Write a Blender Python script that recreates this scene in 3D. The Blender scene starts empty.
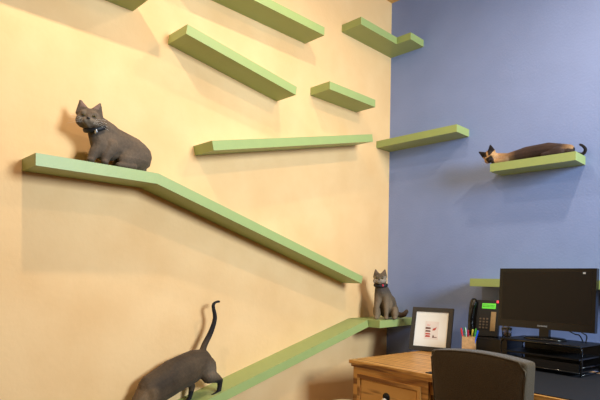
import bpy, bmesh, math, random
from mathutils import Vector, Matrix, noise
random.seed(4)
SC = bpy.context.scene
COL = SC.collection
PI = math.pi

# ------------------------------------------------------------------ materials
def srgb(r, g, b):
    f = lambda c: (c/255/12.92) if c/255 <= .04045 else ((c/255+.055)/1.055)**2.4
    return (f(r), f(g), f(b), 1)

def mat(name, col, rough=.6, metal=0, spec=.5, noise_amt=0, noise_scale=8, bump=0, bump_scale=60, col2=None, coat=0, sheen=0, emit=None, emit_s=0, trans=0, stretch=(1,1,1)):
    m = bpy.data.materials.new(name); m.use_nodes = True
    nt = m.node_tree; N = nt.nodes; L = nt.links
    b = N['Principled BSDF']
    b.inputs['Base Color'].default_value = col
    b.inputs['Roughness'].default_value = rough
    b.inputs['Metallic'].default_value = metal
    b.inputs['Specular IOR Level'].default_value = spec
    b.inputs['Coat Weight'].default_value = coat
    b.inputs['Sheen Weight'].default_value = sheen
    b.inputs['Transmission Weight'].default_value = trans
    if emit:
        b.inputs['Emission Color'].default_value = emit; b.inputs['Emission Strength'].default_value = emit_s
    tc = N.new('ShaderNodeTexCoord'); mp = N.new('ShaderNodeMapping'); L.new(tc.outputs['Object'], mp.inputs['Vector'])
    mp.inputs['Scale'].default_value = stretch
    if noise_amt > 0:
        nz = N.new('ShaderNodeTexNoise'); nz.inputs['Scale'].default_value = noise_scale; nz.inputs['Detail'].default_value = 6
        L.new(mp.outputs[0], nz.inputs['Vector'])
        mx = N.new('ShaderNodeMix'); mx.data_type = 'RGBA'
        mx.inputs[6].default_value = col
        c2 = col2 or tuple(c*(1-noise_amt) for c in col[:3])+(1,)
        mx.inputs[7].default_value = c2
        rp = N.new('ShaderNodeMapRange'); rp.inputs[1].default_value = .35; rp.inputs[2].default_value = .68
        L.new(nz.outputs[0], rp.inputs[0]); L.new(rp.outputs[0], mx.inputs[0]); L.new(mx.outputs[2], b.inputs['Base Color'])
    if bump > 0:
        n2 = N.new('ShaderNodeTexNoise'); n2.inputs['Scale'].default_value = bump_scale; n2.inputs['Detail'].default_value = 4
        L.new(mp.outputs[0], n2.inputs['Vector'])
        bp = N.new('ShaderNodeBump'); bp.inputs['Strength'].default_value = bump; bp.inputs['Distance'].default_value = .01
        L.new(n2.outputs[0], bp.inputs['Height']); L.new(bp.outputs[0], b.inputs['Normal'])
    return m

def fur_mat(name):
    m = mat(name, (.1, .1, .1, 1), rough=.75, spec=.25, sheen=.06, bump=.18, bump_scale=220)
    nt = m.node_tree; N = nt.nodes; L = nt.links
    a = N.new('ShaderNodeAttribute'); a.attribute_name = 'coat'
    tc = N['Texture Coordinate']
    nz = N.new('ShaderNodeTexNoise'); nz.inputs['Scale'].default_value = 90; nz.inputs['Detail'].default_value = 5
    L.new(tc.outputs['Object'], nz.inputs['Vector'])
    mr = N.new('ShaderNodeMapRange'); mr.inputs[1].default_value = .3; mr.inputs[2].default_value = .7
    mr.inputs[3].default_value = .84; mr.inputs[4].default_value = 1.16
    L.new(nz.outputs[0], mr.inputs[0])
    mx = N.new('ShaderNodeVectorMath'); mx.operation = 'SCALE'
    L.new(a.outputs['Color'], mx.inputs[0]); L.new(mr.outputs[0], mx.inputs['Scale'])
    L.new(mx.outputs[0], N['Principled BSDF'].inputs['Base Color'])
    return m

def wood_mat(name, c1, c2):
    m = mat(name, c1, rough=.42, spec=.4)
    nt = m.node_tree; N = nt.nodes; L = nt.links
    tc = N['Texture Coordinate']; mp = N['Mapping']; mp.inputs['Scale'].default_value = (.9, 7, 7)
    nz = N.new('ShaderNodeTexNoise'); nz.inputs['Scale'].default_value = 2.2; nz.inputs['Detail'].default_value = 8; nz.inputs['Distortion'].default_value = 1.6
    L.new(mp.outputs[0], nz.inputs['Vector'])
    wv = N.new('ShaderNodeTexWave'); wv.bands_direction = 'Y'; wv.inputs['Scale'].default_value = 1.6; wv.inputs['Distortion'].default_value = 9; wv.inputs['Detail'].default_value = 3
    L.new(mp.outputs[0], wv.inputs['Vector'])
    ad = N.new('ShaderNodeMath'); ad.operation = 'MULTIPLY'; L.new(nz.outputs[0], ad.inputs[0]); L.new(wv.outputs['Fac'], ad.inputs[1])
    cr = N.new('ShaderNodeValToRGB'); cr.color_ramp.elements[0].color = c2; cr.color_ramp.elements[1].color = c1
    cr.color_ramp.elements[0].position = .02; cr.color_ramp.elements[1].position = .32
    L.new(ad.outputs[0], cr.inputs[0]); L.new(cr.outputs[0], N['Principled BSDF'].inputs['Base Color'])
    vo = N.new('ShaderNodeTexNoise'); vo.inputs['Scale'].default_value = 14; vo.inputs['Detail'].default_value = 2
    L.new(tc.outputs['Object'], vo.inputs['Vector'])
    return m

M = dict(
 yellow=mat('yellow_plaster', srgb(238, 194, 138), rough=.75, spec=.15, noise_amt=.1, noise_scale=3, col2=srgb(230, 183, 126), bump=.12, bump_scale=40),
 blue=mat('blue_paint', srgb(136, 152, 198), rough=.55, spec=.3, noise_amt=.05, noise_scale=5, bump=.15, bump_scale=70),
 ceiling=mat('ceiling_paint', srgb(225, 178, 110), rough=.8, spec=.1),
 floor=mat('floor_carpet', srgb(112, 76, 38), rough=.9, spec=.1, noise_amt=.2, noise_scale=40),
 green=mat('green_shelf_paint', srgb(158, 170, 102), rough=.42, spec=.4, noise_amt=.04, noise_scale=12, bump=.08, bump_scale=90),
 pine=wood_mat('waxed_pine', srgb(222, 164, 88), srgb(138, 86, 36)),
 black=mat('black_plastic', srgb(20, 20, 23), rough=.4, spec=.4, noise_amt=.1, noise_scale=50),
 gloss=mat('gloss_black_plastic', srgb(14, 14, 16), rough=.18, spec=.5, noise_amt=.1, noise_scale=50),
 screen=mat('dark_screen', srgb(24, 19, 17), rough=.35, spec=.35, noise_amt=.06, noise_scale=3),
 matbl=mat('desk_mat_vinyl', srgb(30, 31, 36), rough=.7, spec=.25, bump=.2, bump_scale=300),
 metal=mat('black_metal_mesh', srgb(34, 34, 38), rough=.38, metal=.5, noise_amt=.3, noise_scale=300),
 silver=mat('silver_print', srgb(190, 190, 190), rough=.4, metal=.2, noise_amt=.05),
 frame=mat('dark_frame_wood', srgb(56, 50, 44), rough=.5, noise_amt=.2, noise_scale=30, stretch=(1, 1, 6)),
 paper=mat('white_paper', srgb(244, 240, 232), rough=.8, noise_amt=.02),
 pink=mat('pale_pink_ink', srgb(236, 190, 178), rough=.8, noise_amt=.05),
 red=mat('brick_red_ink', srgb(196, 84, 66), rough=.8, noise_amt=.05),
 brown=mat('brown_ink', srgb(120, 78, 62), rough=.8, noise_amt=.3, noise_scale=200),
 chair=mat('brown_grey_tweed', srgb(80, 65, 44), rough=.92, spec=.12, noise_amt=.35, noise_scale=220, bump=.5, bump_scale=300, sheen=.2),
 legwood=mat('dark_leg_wood', srgb(48, 34, 24), rough=.5, noise_amt=.2),
 kraft=mat('tan_burl_box', srgb(206, 160, 108), rough=.7, noise_amt=.3, noise_scale=60, bump=.3, bump_scale=80),
 lcd=mat('green_lcd', srgb(90, 200, 60), rough=.4, emit=srgb(110, 225, 60), emit_s=.55, noise_amt=.02),
 lcdtext=mat('lcd_text', srgb(40, 100, 40), rough=.5, noise_amt=.02),
 strip=mat('beige_paper_strip', srgb(190, 160, 118), rough=.8, noise_amt=.1, noise_scale=60),
 key=mat('grey_keys', srgb(120, 105, 92), rough=.6, noise_amt=.1),
 lamp_red=mat('red_lamp', srgb(230, 70, 90), rough=.3, emit=srgb(255, 60, 90), emit_s=.7, noise_amt=.02),
 glass=mat('clear_glass', (1, 1, 1, 1), rough=.03, trans=1),
 moss=mat('dried_flower', srgb(176, 160, 110), rough=.9, noise_amt=.5, noise_scale=70),
 knob=mat('cream_ceramic', srgb(226, 212, 190), rough=.3, noise_amt=.04),
 iron=mat('black_iron', srgb(30, 24, 20), rough=.5, metal=.6, noise_amt=.1),
 cream=mat('cream_fabric', srgb(235, 222, 196), rough=.9, noise_amt=.08, noise_scale=40, bump=.3, bump_scale=150),
 fur=fur_mat('cat_fur'),
 eye=mat('amber_eye', srgb(104, 88, 44), rough=.12, noise_amt=.2, noise_scale=80),
 pupil=mat('pupil_black', srgb(8, 8, 8), rough=.1, noise_amt=.01),
 nose=mat('nose_leather', srgb(38, 30, 30), rough=.4, noise_amt=.1),
 collar=mat('black_collar', srgb(18, 18, 22), rough=.6, noise_amt=.1),
 tagsilver=mat('silver_tag', srgb(200, 200, 205), rough=.3, metal=.8, noise_amt=.05),
 tagred=mat('red_tag', srgb(205, 55, 75), rough=.35, noise_amt=.05),
)
def pen_mat(n, c): return mat(n, c, rough=.35, noise_amt=.03)

# ------------------------------------------------------------------ helpers
def link(name, me, m=None, parent=None):
    o = bpy.data.objects.new(name, me); COL.objects.link(o)
    if m is not None and me is not None: me.materials.append(m)
    if parent: o.parent = parent
    return o
def obj(name, bm, m, parent=None, bevel=0, smooth=False, segs=2):
    me = bpy.data.meshes.new(name)
    if bevel:
        bmesh.ops.bevel(bm, geom=[e for e in bm.edges if len(e.link_faces) == 2 and e.calc_face_angle() > .5], offset=bevel, segments=segs, profile=.5, affect='EDGES', clamp_overlap=True)
    bmesh.ops.recalc_face_normals(bm, faces=bm.faces)
    bm.to_mesh(me); bm.free()
    if smooth:
        for p in me.polygons: p.use_smooth = True
    return link(name, me, m, parent)
def tag(o, label=None, cat=None, group=None, kind=None):
    if label: o['label'] = label
    if cat: o['category'] = cat
    if group: o['group'] = group
    if kind: o['kind'] = kind
    return o
def empty(name, loc=(0, 0, 0), rz=0):
    o = bpy.data.objects.new(name, None); COL.objects.link(o); o.empty_display_size = .05
    o.location = loc; o.rotation_euler = (0, 0, rz); return o
def box(bm, x0, x1, y0, y1, z0, z1, mtx=None):
    vs = [bm.verts.new(Vector((x, y, z))) for x in (x0, x1) for y in (y0, y1) for z in (z0, z1)]
    for f in ((0, 1, 3, 2), (4, 6, 7, 5), (0, 4, 5, 1), (2, 3, 7, 6), (0, 2, 6, 4), (1, 5, 7, 3)):
        bm.faces.new([vs[i] for i in f])
    if mtx:
        for v in vs: v.co = mtx @ v.co
    return bm
def B(*a, mtx=None):
    return box(bmesh.new(), *a, mtx=mtx)
def prism(bm, pts, axis, a0, a1):
    """polygon pts extruded along axis ('x','y','z')"""
    def P(p, a):
        return {'x': (a, p[0], p[1]), 'y': (p[0], a, p[1]), 'z': (p[0], p[1], a)}[axis]
    v0 = [bm.verts.new(P(p, a0)) for p in pts]; v1 = [bm.verts.new(P(p, a1)) for p in pts]
    n = len(pts)
    bm.faces.new(v0); bm.faces.new(v1[::-1])
    for i in range(n): bm.faces.new([v0[i], v0[(i+1) % n], v1[(i+1) % n], v1[i]])
    return bm
def tube(bm, pts, r, n=10):
    pts = [Vector(p) for p in pts]; rings = []
    rr = r if isinstance(r, (list, tuple)) else [r]*len(pts)
    for i, p in enumerate(pts):
        d = (pts[min(i+1, len(pts)-1)]-pts[max(i-1, 0)]).normalized()
        q = d.to_track_quat('Z', 'Y')
        rings.append([bm.verts.new(p+q @ Vector((rr[i]*math.cos(2*PI*k/n), rr[i]*math.sin(2*PI*k/n), 0))) for k in range(n)])
    for a, b in zip(rings, rings[1:]):
        for k in range(n): bm.faces.new([a[k], a[(k+1) % n], b[(k+1) % n], b[k]])
    bm.faces.new(rings[0][::-1]); bm.faces.new(rings[-1])
    return bm
def lathe(bm, prof, n=24, c=(0, 0, 0), mtx=None):
    rings = []
    for r, z in prof:
        rings.append([bm.verts.new((max(r, 1e-4)*math.cos(2*PI*k/n), max(r, 1e-4)*math.sin(2*PI*k/n), z)) for k in range(n)])
    for a, b in zip(rings, rings[1:]):
        for k in range(n): bm.faces.new([a[k], a[(k+1) % n], b[(k+1) % n], b[k]])
    bm.faces.new(rings[0][::-1]); bm.faces.new(rings[-1])
    for rg in rings:
        for v in rg: v.co = (mtx @ v.co if mtx else v.co)+Vector(c)
    return bm
def smooth_path(pts, sub=6):
    P = [Vector(p) for p in pts]; out = []
    for i in range(len(P)-1):
        p0, p1, p2, p3 = P[max(i-1, 0)], P[i], P[i+1], P[min(i+2, len(P)-1)]
        for k in range(sub):
            t = k/sub
            out.append(.5*((2*p1)+(-p0+p2)*t+(2*p0-5*p1+4*p2-p3)*t*t+(-p0+3*p1-3*p2+p3)*t**3))
    out.append(P[-1]); return out

# ------------------------------------------------------------------ room shell
tag(obj('wall_left', B(-.12, 0, -5.2, .12, 0, 3.6), M['yellow']), kind='structure')
tag(obj('wall_back', B(-.12, 5.2, 0, .12, 0, 3.6), M['blue']), kind='structure')
tag(obj('floor', B(-.12, 5.2, -5.2, .12, -.1, 0), M['floor']), kind='structure')
tag(obj('ceiling', B(-.12, 5.2, -5.2, .12, 3.565, 3.66), M['ceiling']), kind='structure')
tag(obj('baseboard_left', B(0, .014, -5.2, 0, 0, .1), M['cream'], bevel=.003), kind='structure')
tag(obj('baseboard_back', B(.014, 5.2, -.014, 0, 0, .1), M['cream'], bevel=.003), kind='structure')

# ------------------------------------------------------------------ cat shelves
D, T = .184, .054
def rail(pts, name, label, cat='shelf', group=None, blue=False, d=D, t=T):
    """slab following wall-side bottom points (a, z); thickness perpendicular to the run"""
    P = [Vector(p) for p in pts]; top = []
    for i, p in enumerate(P):
        ns = []
        for a, b in ((i-1, i), (i, i+1)):
            if a >= 0 and b < len(P):
                e = (P[b]-P[a]).normalized(); ns.append(Vector((-e.y, e.x)))
        n = sum(ns, Vector((0, 0))).normalized(); k = 1/max(.2, n.dot(ns[0]))
        top.append(p+n*t*k)
    poly = [tuple(p) for p in P]+[tuple(p) for p in reversed(top)]
    bm = prism(bmesh.new(), poly, 'y' if blue else 'x', 0 if not blue else -d, d if not blue else 0)
    return tag(obj(name, bm, M['green'], bevel=.004), label, cat, group)
G1 = 'green cat shelves on the walls'
rail([(-2.823, 1.729), (-2.248, 1.729), (-.581, 1.227)], 'wall_ramp', 'long bent green shelf, flat at left under the crouching grey cat then sloping down right', 'cat shelf', G1)
rail([(-2.091, 2.542), (-1.278, 2.428)], 'wall_shelf', 'slanting green plank high on the yellow wall, left of the short block shelf', 'cat shelf', G1)
rail([(-2.15, 2.895), (-1.02, 2.895)], 'wall_shelf', 'green shelf on the yellow wall cut by the photo top edge at the middle', 'cat shelf', G1)
rail([(-4.0, 2.647), (-2.3, 2.647)], 'wall_shelf', 'green shelf corner poking in at the top left above the yellow wall', 'cat shelf', G1)
rail([(-.959, 2.550), (-.448, 2.550)], 'wall_shelf', 'short green block shelf on the yellow wall, smallest there', 'cat shelf', G1)
rail([(-1.904, 1.96), (-.468, 2.288)], 'wall_ramp', 'pale green ramp rising gently right, above the long bent ramp', 'cat shelf', G1)
rail([(-2.75, .310), (-1.914, .529), (-.49, .903)], 'wall_ramp', 'lowest green ramp on the yellow wall carrying the walking cat', 'cat shelf', G1)
rail([(0, 2.323), (.71, 2.323)], 'wall_shelf', 'empty green shelf on the blue wall starting at the room corner', 'cat shelf', G1, blue=True)
rail([(.962, 2.003), (1.501, 2.003)], 'wall_shelf', 'green shelf on the blue wall with the lying brown cat on it', 'cat shelf', G1, blue=True)
rail([(.828, 1.222), (1.95, 1.222)], 'wall_shelf', 'low green shelf on the blue wall running behind the monitor', 'cat shelf', G1, blue=True, d=D)
bm = prism(bmesh.new(), [(0, 0), (0, -.633), (D, -.633), (D, -D), (.312, -D), (.312, 0)], 'z', 3.108, 3.108+T)
tag(obj('corner_shelf', bm, M['green'], bevel=.004), 'L-shaped green shelf wrapping the room corner near the ceiling', 'cat shelf', G1)
bm = prism(bmesh.new(), [(0, 0), (0, -.489), (.286, -.489), (.286, 0)], 'z', .903, .957)
tag(obj('corner_shelf', bm, M['green'], bevel=.004), 'low green corner platform under the sitting grey cat at the ramp top', 'cat shelf', G1)

# ------------------------------------------------------------------ cats
_b = bmesh.new(); bmesh.ops.create_icosphere(_b, subdivisions=2, radius=1); SPH = [v.co.copy() for v in _b.verts]; _b.free()
def hull(bm, balls, M4=None):
    """convex hull of balls [(p, r), ...]"""
    vs = []
    for p, r in balls:
        rr = Vector(r) if isinstance(r, (tuple, list, Vector)) else Vector((r, r, r))
        for s in SPH:
            q = Vector(p)+Vector((s.x*rr.x, s.y*rr.y, s.z*rr.z))
            vs.append(bm.verts.new(M4 @ q if M4 else q))
    res = bmesh.ops.convex_hull(bm, input=vs)
    junk = [g for g in res['geom_interior'] if isinstance(g, bmesh.types.BMVert)] + [g for g in res['geom_unused'] if isinstance(g, bmesh.types.BMVert)]
    bmesh.ops.delete(bm, geom=list(set(junk)), context='VERTS')
def chain(bm, pts, M4=None):
    for a, b in zip(pts, pts[1:]): hull(bm, [a, b], M4)
def build_body(name, bm, coat, parent, voxel=.0045, it=5):
    me = bpy.data.meshes.new('tmp'); bm.to_mesh(me); bm.free()
    o = bpy.data.objects.new('tmp', me); COL.objects.link(o)
    r = o.modifiers.new('r', 'REMESH'); r.mode = 'VOXEL'; r.voxel_size = voxel
    s = o.modifiers.new('s', 'SMOOTH'); s.factor = .5; s.iterations = it
    dg = bpy.context.evaluated_depsgraph_get(); dg.update()
    res = bpy.data.meshes.new_from_object(o.evaluated_get(dg))
    bpy.data.objects.remove(o)
    res.name = name
    cols = []
    for v in res.vertices:
        c = coat(v.co, None); cols += [c[0], c[1], c[2], 1]
    ca = res.color_attributes.new('coat', 'FLOAT_COLOR', 'POINT')
    ca.data.foreach_set('color', cols)
    for p in res.polygons: p.use_smooth = True
    res.materials.clear()
    return link(name, res, M['fur'], parent)
def frame_mtx(pos, fwd, up=(0, 0, 1), s=1):
    f = Vector(fwd).normalized(); u = Vector(up); x = f.cross(u).normalized(); u = x.cross(f).normalized()
    m = Matrix(((x.x, f.x, u.x, pos[0]), (x.y, f.y, u.y, pos[1]), (x.z, f.z, u.z, pos[2]), (0, 0, 0, 1)))
    return m @ Matrix.Scale(s, 4)
def head_geo(bm, H, ear=1.0, splay=0):
    hull(bm, [((0, 0, 0), (.046, .042, .040)), ((0, -.012, .004), (.042, .04, .038))], H)
    for s in (-1, 1):
        hull(bm, [((s*.024, .014, -.014), .026), ((s*.02, .0, -.012), .03)], H)
        hull(bm, [((s*.010, .040, -.016), .0135), ((s*.012, .026, -.018), .017)], H)
        e = ear
        hull(bm, [((s*.010, .000, .034), .008), ((s*.045, -.004, .014), .008), ((s*.030, -.022, .024), .009), ((s*(.034+.006*splay), -.004, .042+.034*e), .0055)], H)
        hull(bm, [((s*.021, .028, .014), .012), ((s*.012, .02, .014), .012)], H)
    hull(bm, [((0, .022, .010), .016), ((0, .044, -.006), .0095)], H)
    hull(bm, [((0, .036, -.028), .0105), ((0, .018, -.026), .018)], H)
def head_parts(root, H, squint=.6, eyecol='eye'):
    s0 = H.to_scale().x
    for s in (-1, 1):
        bm = bmesh.new(); bmesh.ops.create_uvsphere(bm, u_segments=14, v_segments=10, radius=1)
        bmesh.ops.transform(bm, matrix=H @ Matrix.Translation((s*.0195, .0365, .005)) @ Matrix.Rotation(s*-.25, 4, 'Z') @ Matrix.Diagonal((.0085, .006, .0085*squint, 1)), verts=bm.verts)
        e = obj('eye', bm, M[eyecol], root, smooth=True)
        bm = bmesh.new(); bmesh.ops.create_uvsphere(bm, u_segments=10, v_segments=8, radius=1)
        bmesh.ops.transform(bm, matrix=H @ Matrix.Translation((s*.0205, .0415, .005)) @ Matrix.Diagonal((.0025, .0022, .0065*squint, 1)), verts=bm.verts)
        obj('pupil', bm, M['pupil'], e, smooth=True)
    bm = bmesh.new(); bmesh.ops.create_uvsphere(bm, u_segments=12, v_segments=8, radius=1)
    bmesh.ops.transform(bm, matrix=H @ Matrix.Translation((0, .053, -.007)) @ Matrix.Diagonal((.0065, .004, .0045, 1)), verts=bm.verts)
    obj('nose', bm, M['nose'], root, smooth=True)
    # whiskers
    bm = bmesh.new()
    for s in (-1, 1):
        for k in range(4):
            a = Vector((s*.012, .046, -.014-.003*k)); b = Vector((s*(.065+.004*k), .035, -.002-.012*k)); m_ = (a+b)/2+Vector((0, .006, .003))
            tube(bm, [H @ a, H @ m_, H @ b], .0002, 4)
    obj('whiskers', bm, M['paper'], root)
def collar(root, c, normal, r, thick, tagmat, tag_at, squash=1):
    """ring round the neck with a hanging tag"""
    bm = bmesh.new(); q = Vector(normal).normalized().to_track_quat('Z', 'Y')
    n = 28
    pts = [Vector(c)+q @ Vector((r*math.cos(2*PI*k/n), r*squash*math.sin(2*PI*k/n), 0)) for k in range(n)]
    rings = []
    for k, p in enumerate(pts):
        out = (p-Vector(c)).normalized(); up = q @ Vector((0, 0, 1))
        rings.append([bm.verts.new(p+out*thick*.5*math.cos(a)+up*thick*1.1*math.sin(a)) for a in [2*PI*j/8 for j in range(8)]])
    for k in range(n):
        a, b = rings[k], rings[(k+1) % n]
        for j in range(8): bm.faces.new([a[j], a[(j+1) % 8], b[(j+1) % 8], b[j]])
    co = obj('collar', bm, M['collar'], root, smooth=True)
    bm = bmesh.new(); bmesh.ops.create_uvsphere(bm, u_segments=14, v_segments=8, radius=.011)
    for v in bm.verts: v.co = Vector((v.co.x, v.co.y*.5, v.co.z))+Vector(tag_at)
    obj('tag', bm, tagmat, co, smooth=True)
def lerp3(a, b, t): t = max(0, min(1, t)); return tuple(a[i]*(1-t)+b[i]*t for i in range(3))
GREY = srgb(106, 87, 68)[:3]; GREYD = srgb(64, 51, 39)[:3]

# --- grey cat crouched on the bent ramp (world coordinates)
c1 = empty('cat', (.10, -2.42, 1.783))
tag(c1, 'grey cat crouching with head up on the flat left end of the bent ramp', 'cat', 'cats in the room')
bm = bmesh.new()
hull(bm, [((.098, -2.322, 1.866), (.066, .088, .082)), ((.098, -2.35, 1.885), (.064, .075, .082))])
hull(bm, [((.098, -2.34, 1.888), (.062, .07, .076)), ((.105, -2.45, 1.915), (.058, .06, .080))])
hull(bm, [((.105, -2.45, 1.905), (.057, .057, .085)), ((.115, -2.505, 1.905), (.052, .050, .085))])
hull(bm, [((.108, -2.47, 1.950), .055), ((.125, -2.548, 1.985), .046)])
hull(bm, [((.128, -2.520, 1.88), (.046, .040, .07)), ((.128, -2.545, 1.955), .038)])
H1 = frame_mtx((.138, -2.578, 1.994), (.90, -.42, -.10), (0, .07, 1), 1.17)
head_geo(bm, H1, .66, .4)
# front legs, paws
chain(bm, [((.138, -2.525, 1.88), .036), ((.142, -2.555, 1.835), .024), ((.146, -2.570, 1.805), .018)])
chain(bm, [((.146, -2.570, 1.80), (.018, .018, .014)), ((.166, -2.580, 1.797), (.016, .016, .012))])
chain(bm, [((.142, -2.475, 1.88), .040), ((.150, -2.500, 1.835), .027), ((.155, -2.508, 1.80), .018)])
chain(bm, [((.155, -2.508, 1.80), (.018, .018, .014)), ((.172, -2.515, 1.797), (.015, .016, .012))])
# hind thigh and foot
hull(bm, [((.135, -2.34, 1.865), (.034, .062, .066)), ((.14, -2.39, 1.825), (.03, .045, .038))])
chain(bm, [((.150, -2.36, 1.80), (.018, .02, .016)), ((.155, -2.435, 1.798), (.017, .02, .014))])
hull(bm, [((.062, -2.34, 1.865), (.034, .062, .066)), ((.06, -2.38, 1.82), (.03, .045, .035))])
# tail curled behind against the wall
chain(bm, [((.06, -2.262, 1.815), .022), ((.03, -2.29, 1.806), .020), ((.026, -2.36, 1.803), .018), ((.026, -2.43, 1.80), .015)])
def coat1(p, n):
    k = noise.noise(p*14)*.5+.5
    c = lerp3(GREY, GREYD, k*.6)
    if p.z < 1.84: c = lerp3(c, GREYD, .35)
    q = H1.inverted() @ p
    if abs(q.x) > .014 and abs(q.x) < .036 and q.y > .0 and q.z > .04: c = lerp3(c, srgb(150, 115, 100)[:3], .55)
    if q.y > .034 and q.z < -.004 and q.z > -.04: c = lerp3(c, srgb(146, 128, 106)[:3], .4)
    if .0 < q.z < .03 and q.y > .02 and abs(q.x) > .01: c = lerp3(c, srgb(130, 112, 92)[:3], .3)
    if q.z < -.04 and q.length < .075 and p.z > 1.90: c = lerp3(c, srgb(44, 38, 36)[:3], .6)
    return c
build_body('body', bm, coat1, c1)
head_parts(c1, H1, .42)
collar(c1, (.126, -2.545, 1.957), (.25, -.45, 1), .050, .009, M['tagsilver'], (.178, -2.562, 1.930))

# --- grey cat sitting upright on the corner platform, facing the camera
c2 = empty('cat', (.19, -.32, .957))
tag(c2, 'grey cat sitting upright with a red tag on the corner platform', 'cat', 'cats in the room')
W2 = frame_mtx((.200, -.330, .957), (.60, -.80, 0))       # local x = to its own right... (frame right), y = towards the viewer
bm = bmesh.new()
# frame x is the cat's right-hand side seen from the camera's left (negative = photo right)
def u(x): return -x
hull(bm, [((u(.030), -.055, .085), (.082, .078, .083)), ((u(.030), -.03, .12), (.068, .065, .08))], W2)
hull(bm, [((u(.022), -.03, .12), (.066, .064, .08)), ((u(-.012), .005, .215), (.058, .055, .05))], W2)
hull(bm, [((u(-.012), .01, .20), (.058, .054, .055)), ((u(-.022), .018, .262), (.042, .042, .03))], W2)
H2 = W2 @ frame_mtx((u(-.028), .035, .305), (.10, 1, .02), (0, 0, 1), 1.04)
head_geo(bm, H2, .75)
for sx in (-.048, .020):
    chain(bm, [((u(sx*.75), .02, .19), .034), ((u(sx*1.05), .045, .09), .021), ((u(sx*1.12), .05, .02), .016)], W2)
    chain(bm, [((u(sx*1.12), .05, .014), (.018, .018, .014)), ((u(sx*1.12), .07, .012), (.017, .016, .012))], W2)
for sx in (-.045, .085):
    hull(bm, [((u(sx), -.02, .06), (.034, .06, .055)), ((u(sx), .01, .035), (.028, .05, .03))], W2)
    chain(bm, [((u(sx), .02, .014), (.02, .02, .014)), ((u(sx), .05, .012), (.018, .018, .012))], W2)
chain(bm, [((u(.10), -.06, .035), .026), ((u(.135), -.045, .028), .022), ((u(.160), -.04, .035), .020), ((u(.178), -.045, .06), .016)], W2)
def coat2(p, n):
    k = noise.noise(p*16)*.5+.5
    c = lerp3(srgb(108, 90, 68)[:3], srgb(60, 49, 38)[:3], k*.8)
    l = W2.inverted() @ p; q = H2.inverted() @ p
    if l.y > .02: c = lerp3(c, srgb(134, 112, 86)[:3], .6*max(0, min(1, (.20-l.z)/.08)))
    if .17 < l.z < .27: c = lerp3(c, srgb(58, 54, 54)[:3], .7*(1-abs(l.z-.22)/.05))
    if q.y > .03 and q.z < -.002 and q.z > -.04: c = lerp3(c, srgb(158, 142, 124)[:3], .7)
    if abs(q.x) > .028 and q.y > .0 and -.02 < q.z < .02: c = lerp3(c, srgb(150, 134, 116)[:3], .6)
    if abs(q.x) > .014 and abs(q.x) < .036 and q.y > .0 and q.z > .04: c = lerp3(c, srgb(130, 100, 85)[:3], .4)
    if l.x < -.12: c = lerp3(c, srgb(60, 38, 28)[:3], .6)
    return c
build_body('body', bm, coat2, c2, voxel=.0045)
head_parts(c2, H2, .7)
cc = W2 @ Vector((u(-.022), .022, .258)); tg = W2 @ Vector((u(-.008), .070, .256))
collar(c2, cc, (.1, -.15, 1), .050, .009, M['tagred'], tg)

# --- dark cat walking down the lowest ramp, tail up
c3 = empty('cat', (.10, -2.0, .56))
tag(c3, 'dark brown cat walking down the lowest ramp with its tail raised', 'cat', 'cats in the room')
bm = bmesh.new()
hull(bm, [((.10, -1.905, .775), (.062, .064, .078)), ((.10, -1.97, .762), (.066, .08, .092))])
hull(bm, [((.10, -1.97, .760), (.066, .08, .094)), ((.10, -2.10, .716), (.068, .075, .100))])
hull(bm, [((.10, -2.10, .714), (.066, .075, .100)), ((.10, -2.225, .658), (.062, .068, .092))])
hull(bm, [((.10, -2.225, .655), (.058, .06, .085)), ((.112, -2.310, .582), (.042, .042, .042))])
H3 = frame_mtx((.120, -2.345, .545), (.45, -.80, -.45), (0, 0, 1), 1.05)
head_geo(bm, H3, .6)
# near hind leg: thigh, knee forward, hock back, paw
hull(bm, [((.130, -1.885, .750), (.036, .058, .065)), ((.140, -1.880, .700), (.028, .050, .036))])
chain(bm, [((.140, -1.885, .700), .040), ((.142, -1.840, .690), .030), ((.146, -1.808, .672), .017), ((.147, -1.812, .635), .014), ((.147, -1.820, .603), .014)])
chain(bm, [((.147, -1.822, .602), (.016, .016, .012)), ((.149, -1.855, .592), (.016, .017, .012))])
# far hind leg, further down the ramp
hull(bm, [((.072, -1.935, .75), (.032, .05, .06)), ((.070, -1.975, .68), (.024, .034, .03))])
chain(bm, [((.070, -1.975, .680), .030), ((.070, -1.945, .645), .019), ((.070, -1.955, .600), .014), ((.070, -1.965, .572), .013)])
chain(bm, [((.070, -1.967, .568), (.015, .016, .011)), ((.070, -1.995, .560), (.015, .016, .011))])
# front legs
chain(bm, [((.135, -2.225, .66), .036), ((.142, -2.235, .59), .022), ((.145, -2.245, .52), .014), ((.145, -2.275, .492), .014)])
chain(bm, [((.070, -2.255, .65), .034), ((.065, -2.30, .57), .020), ((.063, -2.335, .50), .014), ((.063, -2.365, .470), .014)])
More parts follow.
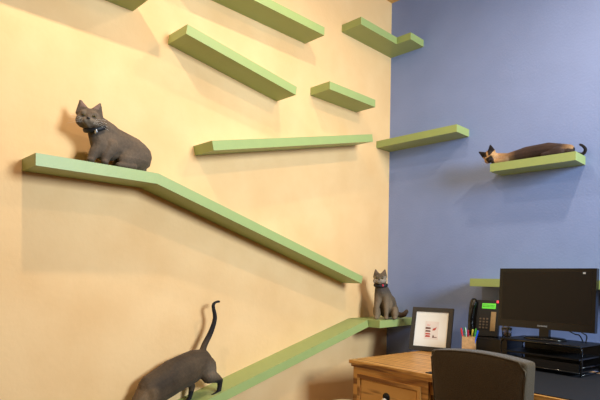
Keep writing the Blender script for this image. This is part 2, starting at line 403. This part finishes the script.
# tail
tp = smooth_path([(.10, -1.905, .815), (.10, -1.890, .870), (.10, -1.845, .945), (.10, -1.818, 1.024), (.10, -1.832, 1.093), (.10, -1.815, 1.115), (.10, -1.790, 1.118)], 3)
nn = len(tp)
chain(bm, [(p, .021-.013*min(1, i/(nn*.8))) for i, p in enumerate(tp)])
def coat3(p, n):
    k = noise.noise(p*12)*.5+.5
    c = lerp3(srgb(92, 72, 50)[:3], srgb(50, 38, 27)[:3], k)
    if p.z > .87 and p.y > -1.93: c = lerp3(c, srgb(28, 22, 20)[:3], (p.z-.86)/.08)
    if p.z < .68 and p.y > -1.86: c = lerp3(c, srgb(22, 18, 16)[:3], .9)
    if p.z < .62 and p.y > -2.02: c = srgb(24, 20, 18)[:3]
    d = (Vector((p.y, p.z))-Vector((-1.87, .73))).length
    if d < .07: c = lerp3(c, srgb(122, 104, 84)[:3], .6*(1-d/.07))
    d = (Vector((p.y, p.z))-Vector((-2.27, .64))).length
    if d < .09: c = lerp3(c, srgb(128, 98, 66)[:3], .7*(1-d/.09))
    return c
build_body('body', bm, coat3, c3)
head_parts(c3, H3, .8)

# --- slim brown cat lying along the blue-wall shelf
c4 = empty('cat', (1.22, -.1, 2.057))
tag(c4, 'slim dark brown cat lying stretched out on the blue-wall shelf', 'cat', 'cats in the room')
bm = bmesh.new()
hull(bm, [((1.06, -.105, 2.094), (.05, .05, .036)), ((1.17, -.10, 2.105), (.05, .05, .048))])
hull(bm, [((1.17, -.10, 2.105), (.05, .05, .050)), ((1.31, -.10, 2.107), (.05, .055, .052))])
hull(bm, [((1.31, -.10, 2.107), (.05, .055, .052)), ((1.425, -.10, 2.092), (.045, .052, .036))])
hull(bm, [((1.06, -.105, 2.094), (.045, .045, .035)), ((.985, -.125, 2.105), (.034, .034, .032))])
H4 = frame_mtx((.945, -.150, 2.118), (.20, -.78, -.60), (-.42, -.25, 1), .96)
head_geo(bm, H4, .75, 2)
chain(bm, [((1.05, -.145, 2.078), .024), ((1.01, -.165, 2.072), .016), ((.975, -.168, 2.070), .014)])
chain(bm, [((1.38, -.145, 2.082), (.045, .025, .03)), ((1.34, -.155, 2.072), (.03, .018, .016)), ((1.30, -.162, 2.070), .014)])
tp = smooth_path([(1.44, -.070, 2.078), (1.475, -.04, 2.068), (1.498, -.032, 2.070), (1.512, -.040, 2.090), (1.504, -.05, 2.110), (1.486, -.055, 2.124)], 3)
chain(bm, [(p, .014-.006*i/len(tp)) for i, p in enumerate(tp)])
def coat4(p, n):
    k = noise.noise(p*13)*.5+.5
    c = lerp3(srgb(70, 48, 38)[:3], srgb(40, 28, 25)[:3], k)
    q = H4.inverted() @ p
    tan = srgb(182, 138, 92)[:3]
    if p.x < 1.12: c = lerp3(tan, c, (p.x-.99)/.13)
    if p.x > 1.40 and p.z > 2.09: c = lerp3(c, tan, (p.x-1.40)/.06*.6)
    if p.x > 1.465: c = srgb(30, 24, 24)[:3]
    if q.length < .1 and p.x < 1.0:
        if q.z > .020 and abs(q.x) > .006: c = srgb(38, 27, 24)[:3]
        if q.y > .028 and -.045 < q.z < .012 and abs(q.x) < .024: c = srgb(40, 28, 24)[:3]
    return c
build_body('body', bm, coat4, c4, voxel=.004)
head_parts(c4, H4, .35)

# ------------------------------------------------------------------ desk
DZ = .75
desk = empty('desk', (.455, -1.037, 0), math.radians(-5.6))
tag(desk, 'rustic pine desk with a framed drawer at the lower right', 'desk')
DW, DD = 1.95, .885
bm = B(0, DW, 0, DD, DZ-.022, DZ)
obj('desk_top', bm, M['pine'], desk, bevel=.007, segs=3)
obj('moulding', B(.010, DW-.010, .010, DD-.010, DZ-.040, DZ-.022), M['pine'], desk, bevel=.006)
PW = .575
for k, x0 in enumerate((.020, DW-.020-PW)):
    y0, y1 = .022, DD-.022
    bm = bmesh.new()
    box(bm, x0, x0+PW, y0, y1, .09, DZ-.040)
    cs = obj('cabinet', bm, M['pine'], desk, bevel=.003)
    for (lx, ly) in ((x0, y0-.002), (x0+PW-.06, y0-.002), (x0, y1-.06), (x0+PW-.06, y1-.06)):
        obj('leg', B(lx, lx+.06, ly, ly+.06, 0, .09), M['pine'], desk, bevel=.006)
    for j, (za, zb) in enumerate(((.400, .668), (.115, .385))):
        bm = bmesh.new(); xa, xb = x0+.045, x0+PW-.045
        # raised frame
        box(bm, xa, xb, y0-.012, y0+.001, zb-.022, zb); box(bm, xa, xb, y0-.012, y0+.001, za, za+.022)
        box(bm, xa, xa+.022, y0-.012, y0+.001, za+.022, zb-.022); box(bm, xb-.022, xb, y0-.012, y0+.001, za+.022, zb-.022)
        fr = obj('drawer_moulding', bm, M['pine'], desk, bevel=.003)
        bm = B(xa+.030, xb-.030, y0-.006, y0+.001, za+.030, zb-.030)
        dr = obj('drawer', bm, M['pine'], desk, bevel=.004)
        kx, kz = (xa+xb)/2, (za+zb)/2+.012
        R_ = Matrix.Rotation(PI/2, 4, 'X')
        bm = lathe(bmesh.new(), [(.026, 0), (.026, .004), (.012, .008), (.010, .012)], 20, (kx-.006, y0-.006, kz+.020), R_)
        pl = obj('knob_plate', bm, M['iron'], dr, smooth=True)
        bm = lathe(bmesh.new(), [(.008, .004), (.008, .016), (.018, .022), (.019, .030), (.012, .037), (.001, .039)], 20, (kx, y0-.006, kz), R_)
        tag(obj('knob', bm, M['knob'], dr, smooth=True), 'cream round knob')
obj('rail', B(.020+PW, DW-.020-PW, .05, .07, DZ-.12, DZ-.040), M['pine'], desk, bevel=.002)
obj('back_panel', B(.020+PW, DW-.020-PW, DD-.05, DD-.03, .15, DZ-.040), M['pine'], desk, bevel=.002)

bm = B(.575, 1.70, .020, .80, DZ, DZ+.004)
dm = obj('desk_mat', bm, M['matbl'], bevel=.0015); dm.matrix_world = Matrix.Translation((.455, -1.037, 0)) @ Matrix.Rotation(math.radians(-5.6), 4, 'Z')
tag(dm, 'large black mat covering the desk top in front of the monitor', 'desk mat')

# ------------------------------------------------------------------ monitor riser
RZ = math.radians(-8)
ri = empty('monitor_stand', (1.205, -.515, DZ+.004), RZ)
tag(ri, 'black metal mesh riser with a lower shelf under the monitor', 'monitor stand')
W, Dp, Hh = .46, .262, .168
obj('top_plate', B(0, W, 0, Dp, Hh-.008, Hh), M['metal'], ri, bevel=.003)
obj('lower_shelf', B(.01, W-.01, .012, Dp-.01, .088, .096), M['metal'], ri, bevel=.003)
obj('tray', B(.012, W-.012, .006, Dp-.012, .018, .024), M['metal'], ri, bevel=.002)
for y in (.008, Dp-.008):
    for x, s in ((0, -1), (W, 1)):
        bm = tube(bmesh.new(), smooth_path([(x-s*.03, y, Hh-.006), (x-s*.006, y, Hh-.010), (x+s*.006, y, Hh-.03), (x+s*.006, y, .06), (x+s*.004, y, .006)], 4), .0055, 8)
        obj('leg', bm, M['gloss'], ri, smooth=True)
for z in (.05, .006+.004):
    for x in (0, W):
        obj('side_bar', tube(bmesh.new(), [(x, .01, z), (x, Dp-.01, z)], .004, 8), M['gloss'], ri, smooth=True)
obj('back_mesh', B(.004, W-.004, Dp-.010, Dp-.006, .010, Hh-.010), M['metal'], ri)
obj('front_mesh', B(.006, W-.006, .004, .007, .020, .070), M['metal'], ri)
obj('front_rail', tube(bmesh.new(), [(-.004, .004, Hh-.006), (W+.004, .004, Hh-.006)], .006, 8), M['gloss'], ri, smooth=True)
obj('tray_lip', tube(bmesh.new(), [(.0, .004, .022), (W, .004, .022)], .005, 8), M['gloss'], ri, smooth=True)

# ------------------------------------------------------------------ monitor
mo = empty('monitor', (1.411, -.400, DZ+.172), math.radians(-3))
tag(mo, 'wide black flat-screen monitor, switched off, on the mesh riser', 'monitor')
mw, z0, z1 = .279, .060, .419
TL = Matrix.Translation((0, 0, z0)) @ Matrix.Rotation(math.radians(-3), 4, 'X') @ Matrix.Translation((0, 0, -z0))
bm = B(-mw, mw, -.016, .022, z0, z1, mtx=TL)
obj('housing', bm, M['gloss'], mo, bevel=.008, segs=3)
bm = B(-mw+.022, mw-.022, -.0178, -.015, z0+.045, z1-.020, mtx=TL)
obj('screen', bm, M['screen'], mo)
obj('rear_case', B(-.17, .17, .020, .050, z0+.07, z1-.07, mtx=TL), M['black'], mo, bevel=.01)
obj('neck', B(-.028, .028, -.005, .025, .012, z0+.05), M['gloss'], mo, bevel=.006)
bm = lathe(bmesh.new(), [(.105, 0), (.105, .006), (.095, .012), (.03, .018), (.001, .018)], 36, (0, .012, 0), Matrix.Diagonal((1.15, .8, 1, 1)))
obj('base', bm, M['gloss'], mo, smooth=True)
def text_part(name, s, size, loc, parent, m, mtx=None):
    cu = bpy.data.curves.new('t', 'FONT'); cu.body = s; cu.size = size; cu.align_x = 'CENTER'; cu.extrude = .0003
    o = bpy.data.objects.new('t', cu); COL.objects.link(o)
    dg = bpy.context.evaluated_depsgraph_get(); dg.update()
    me = bpy.data.meshes.new_from_object(o.evaluated_get(dg)); bpy.data.objects.remove(o)
    X = (mtx or Matrix.Identity(4)) @ Matrix.Translation(loc) @ Matrix.Rotation(PI/2, 4, 'X')
    me.transform(X); me.name = name; me.materials.clear()
    return link(name, me, m, parent)
text_part('logo', 'SAMSUNG', .0125, (-.005, -.0168, z0+.014), mo, M['silver'], TL)
obj('sticker', B(mw-.070, mw-.056, -.0186, -.0175, z1-.032, z1-.022, mtx=TL), M['silver'], mo)

# cables behind the monitor
for pts, lb in (([(1.50, -.365, 1.00), (1.545, -.30, .960), (1.575, -.31, .955), (1.60, -.33, .9245)], 'thin black cable curving from the monitor to the riser, nearer its neck'),
            ([(1.56, -.355, 1.00), (1.60, -.31, .965), (1.62, -.33, .955), (1.628, -.37, .9245)], 'thin black cable under the right side of the monitor')):
    tag(obj('cable', tube(bmesh.new(), smooth_path(pts, 6), .0035, 8), M['black'], smooth=True), lb, 'cable', 'cables behind the monitor')

# ------------------------------------------------------------------ black organiser box, phone, jar
bx = empty('desk_organiser', (1.035, -.245, DZ), math.radians(-6))
tag(bx, 'low black box at the desk back carrying the phone', 'box')
obj('body', B(-.15, .15, -.10, .10, 0, .130), M['black'], bx, bevel=.005)
obj('lid', B(-.153, .153, -.103, .103, .130, .138), M['black'], bx, bevel=.003)

ph = empty('desk_phone', (.972, -.262, DZ+.138), math.radians(12))
tag(ph, 'black office phone with a lit green display and handset', 'phone')
TP = Matrix.Translation((0, 0, .004)) @ Matrix.Rotation(math.radians(-16), 4, 'X')
# front face looks to -y
bm = B(-.092, .092, -.012, .022, 0, .245, mtx=TP); obj('housing', bm, M['black'], ph, bevel=.010, segs=3)
obj('foot', B(-.07, .07, .0, .10, 0, .05), M['black'], ph, bevel=.006)
bm = bmesh.new()
chain(bm, [((-.076, -.030, .222), (.025, .022, .030)), ((-.080, -.044, .17), (.020, .016, .02)), ((-.080, -.044, .09), (.020, .016, .02)), ((-.076, -.030, .035), (.025, .022, .030))], TP)
obj('handset', bm, M['gloss'], ph, smooth=True)
lcd = obj('display', B(-.022, .066, -.016, -.010, .186, .222, mtx=TP), M['lcd'], ph, bevel=.001)
bm = bmesh.new()
for r_ in range(2):
    for k in range(9):
        box(bm, -.016+k*.0085, -.011+k*.0085, -.0168, -.0155, .196+r_*.011, .201+r_*.011, mtx=TP)
obj('display_text', bm, M['lcdtext'], lcd)
for r_ in range(4):
    for c_ in range(3):
        obj('key', B(-.032+c_*.022, -.020+c_*.022, -.016, -.011, .050+r_*.020, .061+r_*.020, mtx=TP), M['key'], ph, bevel=.001)
obj('directory_strip', B(.040, .072, -.0150, -.011, .035, .165, mtx=TP), M['strip'], ph)
obj('message_lamp', B(.070, .084, -.018, .006, .226, .243, mtx=TP), M['lamp_red'], ph, bevel=.003)

jr = empty('glass_jar', (1.142, -.292, DZ+.138))
tag(jr, 'small clear glass of dried pale flowers beside the phone', 'jar')
bm = lathe(bmesh.new(), [(.024, 0), (.027, .004), (.030, .06), (.032, .075), (.030, .075), (.027, .06), (.024, .008), (.001, .006)], 24)
obj('glass', bm, M['glass'], jr, smooth=True)
bm = bmesh.new()
for k in range(16):
    a = random.uniform(0, 2*PI); r0 = random.uniform(0, .012); r1 = random.uniform(.008, .034); h = random.uniform(.05, .125)
    p0 = Vector((r0*math.cos(a), r0*math.sin(a), .012)); p1 = Vector((r1*.5*math.cos(a), r1*.5*math.sin(a), h*.7)); p2 = Vector((r1*math.cos(a), r1*math.sin(a), h))
    tube(bm, [p0, p1, p2], .0012, 5)
    hull(bm, [(p2, .006), (p2+Vector((0, 0, .006)), .004)])
obj('dried_flowers', bm, M['moss'], jr, smooth=True)

# ------------------------------------------------------------------ pen holder and pens
PX, PY = .937, -.395
pc = empty('pen_holder', (PX, PY, DZ), math.radians(20))
tag(pc, 'square tan box full of coloured pens behind the chair', 'pen holder')
hw, hh, tk = .040, .146, .005
bm = bmesh.new()
box(bm, -hw, hw, -hw, -hw+tk, 0, hh); box(bm, -hw, hw, hw-tk, hw, 0, hh)
box(bm, -hw, -hw+tk, -hw+tk, hw-tk, 0, hh); box(bm, hw-tk, hw, -hw+tk, hw-tk, 0, hh)
box(bm, -hw+tk, hw-tk, -hw+tk, hw-tk, 0, tk)
obj('box', bm, M['kraft'], pc)
pens = [('red', srgb(205, 36, 40), -.030, -.022, -.06, .02, .200), ('green', srgb(40, 120, 70), -.014, -.010, -.05, -.05, .206),
        ('crimson', srgb(165, 30, 50), .002, -.022, -.03, .0, .190), ('white', srgb(230, 230, 222), -.020, .012, -.02, .06, .200),
        ('yellow', srgb(205, 190, 60), .013, .0, .03, .02, .194), ('lime', srgb(70, 160, 60), .022, .016, .06, .05, .198),
        ('blue', srgb(30, 90, 210), .028, -.018, .10, -.02, .190)]
where = {'red': 'leftmost in the tan pen box', 'green': 'standing tallest in the tan pen box', 'crimson': 'at the front middle of the tan pen box', 'white': 'at the back left of the tan pen box',
         'yellow': 'right of middle in the tan pen box', 'lime': 'behind the blue one in the tan pen box', 'blue': 'rightmost in the tan pen box, leaning right'}
Rv = Matrix.Rotation(math.radians(45), 4, 'Z')
for n_, c_, dx, dy, tx, ty, ln in pens:
    m_ = pen_mat(n_+'_pen', c_)
    r3 = Matrix.Rotation(math.radians(20), 3, 'Z')
    p0 = Vector((PX, PY, DZ+.008))+r3 @ Vector((dx*.5, dy*.5, 0)); 
    dirv = Vector((tx*.9+.5*dx, ty*.9+.3*dy, 1)); top = Vector((PX, PY, DZ))+r3 @ Vector((dx*1.15+tx*.24, dy+ty*.12, ln))
    root = empty('pen', p0)
    tag(root, f'{n_} pen, {where[n_]}', 'pen', 'pens in the tan box')
    d = top-p0
    obj('barrel', tube(bmesh.new(), [Vector((0, 0, 0)), d*.80], .0045, 10), m_, root, smooth=False)
    obj('cap', tube(bmesh.new(), [d*.80, d*.97, d], [.0058, .0055, .003], 10), m_, root, smooth=False)

# ------------------------------------------------------------------ picture frame
fx = Vector((.445, -.345, 0)); fy = Vector((.700, -.205, 0))
ang = math.radians(13)
pf = empty('picture_frame', (fx.x+.150*math.cos(ang), fx.y+.150*math.sin(ang), DZ+.003), ang)
tag(pf, 'dark wood picture frame with a small red drawing on a white mat', 'picture frame')
w2, fh, fb = .150, .315, .031
TF = Matrix.Rotation(math.radians(-15), 4, 'X')
bm = bmesh.new()
for a in ((-w2, w2, fh-fb, fh), (-w2, w2, 0, fb)):
    box(bm, a[0], a[1], -.010, .010, a[2], a[3], mtx=TF)
for a in ((-w2, -w2+fb), (w2-fb, w2)):
    box(bm, a[0], a[1], -.010, .010, fb, fh-fb, mtx=TF)
obj('moulding', bm, M['frame'], pf, bevel=.003)
obj('mat_board', B(-w2+fb-.002, w2-fb+.002, -.004, .002, fb-.002, fh-fb+.002, mtx=TF), M['paper'], pf)
obj('backing', B(-w2+.01, w2-.01, .004, .009, .01, fh-.01, mtx=TF), M['black'], pf)
obj('easel_leg', B(-.02, .02, 0, .006, 0, .2, mtx=Matrix.Translation((0, .112, .0)) @ Matrix.Rotation(math.radians(17), 4, 'X')), M['black'], pf)
dr = obj('drawing', B(-.045, .055, -.0052, -.0038, .085, .215, mtx=TF), mat('sketch_paper', srgb(240, 226, 216), rough=.8, noise_amt=.06, noise_scale=30), pf)
def mark(pts, m):
    bm = bmesh.new(); prism(bm, pts, 'y', -.0060, -.0050)
    for v in bm.verts: v.co = TF @ v.co
    obj('ink_mark', bm, m, dr)
mark([(-.034, .182), (-.026, .198), (-.018, .188), (-.006, .196), (-.010, .180)], M['pink'])
for k, (za, zb) in enumerate(((.158, .172), (.138, .150), (.118, .130), (.100, .114))):
    mark([(-.040, za), (-.040+.002*k, zb), (-.004, zb-.002), (-.002, za)], M['brown'] if k in (0, 1) else M['red'])
mark([(.010, .150), (.016, .164), (.030, .168), (.040, .178), (.036, .160), (.026, .150)], M['red'])
mark([(.014, .100), (.018, .118), (.024, .112), (.028, .102), (.046, .104), (.046, .098), (.014, .097)], M['brown'])

# ------------------------------------------------------------------ upholstered chair
ch = empty('upholstered_chair', (1.503, -1.42, 0), math.radians(-6))
tag(ch, 'grey-brown upholstered chair seen from behind at the desk', 'chair')
# back: rounded slab, rear face at local y=0, thickness to +y
def pad(w_bot, w_top, zb, zt, y0, y1, lean, crown=.012):
    bm = bmesh.new(); nx, nz, ny = 14, 14, 5
    grid = {}
    def P(i, j, k):
        s = i/nx*2-1; tz = j/nz; ty = k/ny
        hw_ = (w_bot*(1-tz)+w_top*tz)/2
        top = zt+crown*(1-s*s)
        z = zb+(top-zb)*tz
        # rounded upper corners
        x = s*hw_
        y = y0+(y1-y0)*ty+lean*(z-zb)
        y += (-.012 if ty < .5 else .012)*(1-abs(s)**3)*(1-abs(2*tz-1)**3)
        return Vector((x, y, z))
    import itertools
    for i in range(nx+1):
        for j in range(nz+1):
            for k in range(ny+1):
                if i in (0, nx) or j in (0, nz) or k in (0, ny):
                    grid[i, j, k] = bm.verts.new(P(i, j, k))
    def q(a, b, c, d): bm.faces.new([grid[a], grid[b], grid[c], grid[d]])
    for i in range(nx):
        for j in range(nz):
            for k in (0, ny): q((i, j, k), (i+1, j, k), (i+1, j+1, k), (i, j+1, k))
        for k in range(ny):
            for j in (0, nz): q((i, j, k), (i+1, j, k), (i+1, j, k+1), (i, j, k+1))
    for j in range(nz):
        for k in range(ny):
            for i in (0, nx): q((i, j, k), (i, j+1, k), (i, j+1, k+1), (i, j, k+1))
    bmesh.ops.recalc_face_normals(bm, faces=bm.faces)
    return bm, P
bm, Pf = pad(.405, .470, .46, .935, 0, .085, -.06, .020)
sharp = [e for e in bm.edges if e.calc_face_angle() > .9]
bmesh.ops.bevel(bm, geom=sharp, offset=.014, segments=4, profile=.5, affect='EDGES')
bk = obj('backrest', bm, M['chair'], ch, smooth=True)
bm = bmesh.new()
pts = [Pf(14, j, 0)+Vector((-.003, .004, 0)) for j in range(0, 13)][::1]
pts = [Pf(0, j, 0)+Vector((.004, .003, 0)) for j in range(0, 14)]+[Pf(i, 14, 0)+Vector((0, .003, -.005)) for i in range(1, 14)]+[Pf(14, j, 0)+Vector((-.004, .003, 0)) for j in range(13, -1, -1)]
tube(bm, pts, .0042, 8)
obj('piping', bm, M['chair'], bk, smooth=True)
bm, _ = pad(.48, .48, .36, .47, .07, .56, 0, .015)
bmesh.ops.bevel(bm, geom=[e for e in bm.edges if e.calc_face_angle() > .9], offset=.02, segments=4, profile=.5, affect='EDGES')
obj('seat', bm, M['chair'], ch, smooth=True)
for sx in (-1, 1):
    for y in (.05, .52):
        bm = tube(bmesh.new(), [(sx*.20, y, .37), (sx*.205, y-(.03 if y < .1 else 0), 0)], [.022, .014], 10)
        obj('leg', bm, M['legwood'], ch)

# ------------------------------------------------------------------ pouf between wall and desk
pf2 = empty('pouf', (.285, -.87, 0))
tag(pf2, 'small cream padded pouf on the floor between yellow wall and desk', 'pouf')
bm = lathe(bmesh.new(), [(.10, .03), (.115, .06), (.12, .2), (.118, .34), (.114, .365)], 32)
obj('body', bm, M['cream'], pf2, smooth=True)
bm = lathe(bmesh.new(), [(.108, .362), (.122, .375), (.124, .395), (.114, .415), (.08, .425), (.001, .428)], 32)
obj('cushion', bm, M['cream'], pf2, smooth=True)
for k in range(4):
    a = PI/4+k*PI/2
    obj('foot', tube(bmesh.new(), [(.08*math.cos(a), .08*math.sin(a), 0), (.08*math.cos(a), .08*math.sin(a), .04)], .012, 10), M['legwood'], pf2)

# parts built in world coordinates: keep them in place under their empties
for root in (c1, c2, c3, c4):
    inv = Matrix.Translation(-root.location)
    def fix(o):
        o.data.transform(inv)
        for c in o.children: fix(c)
    for c in root.children: fix(c)

# ------------------------------------------------------------------ light
def area(name, loc, target, size, power, col, sizey=None, spread=180):
    l = bpy.data.lights.new(name, 'AREA'); l.energy = power; l.color = col; l.size = size; l.spread = math.radians(spread)
    if sizey: l.shape = 'RECTANGLE'; l.size_y = sizey
    o = bpy.data.objects.new(name, l); COL.objects.link(o); o.location = loc
    o.rotation_euler = (Vector(target)-Vector(loc)).to_track_quat('-Z', 'Y').to_euler(); return o
WARM = (1, .86, .70); COOL = (.66, .84, 1)
area('track_lamp', (.82, -2.85, 3.32), (.75, -2.85, 0), .05, 21, WARM)
area('track_lamp', (.82, -1.40, 3.32), (.75, -1.40, 0), .05, 8, WARM)
area('track_lamp', (1.95, -.88, 3.32), (1.7, -.80, 0), .09, 20, (1, .80, .56))
area('window_daylight', (4.9, -1.5, 2.6), (0, -1.5, 1.9), 1.2, 142, COOL, 1.2, 125)
area('warm_fill', (2.4, -4.9, 1.3), (0, -2.7, .8), 1.2, 4.5, (1, .66, .34))  # added fill from the camera side, warms the lower yellow wall; no real fixture
w = bpy.data.worlds.new('World'); SC.world = w; w.use_nodes = True
w.node_tree.nodes['Background'].inputs[0].default_value = (.9, .92, 1, 1)
w.node_tree.nodes['Background'].inputs[1].default_value = .04

# ------------------------------------------------------------------ camera
cd = bpy.data.cameras.new('camera'); cam = bpy.data.objects.new('camera', cd); COL.objects.link(cam)
R2 = Vector((.7051334, .70890304, .01560031)); U2 = Vector((-.01092534, -.01113635, .9998783)); F = Vector((-.708990498, .705218025, .000107604))
cam.matrix_world = Matrix(((R2.x, U2.x, -F.x, 2.56678726), (R2.y, U2.y, -F.y, -3.58629583), (R2.z, U2.z, -F.z, 1.27), (0, 0, 0, 1)))
cd.sensor_width = 36; cd.lens = 520.204/600*36; cd.shift_y = (276.571-200)/600; cd.clip_start = .02
SC.camera = cam
SC.view_settings.view_transform = 'Standard'; SC.view_settings.look = 'None'
SC.view_settings.gamma = 1; SC.view_settings.use_curve_mapping = False
SC.view_settings.exposure = .02
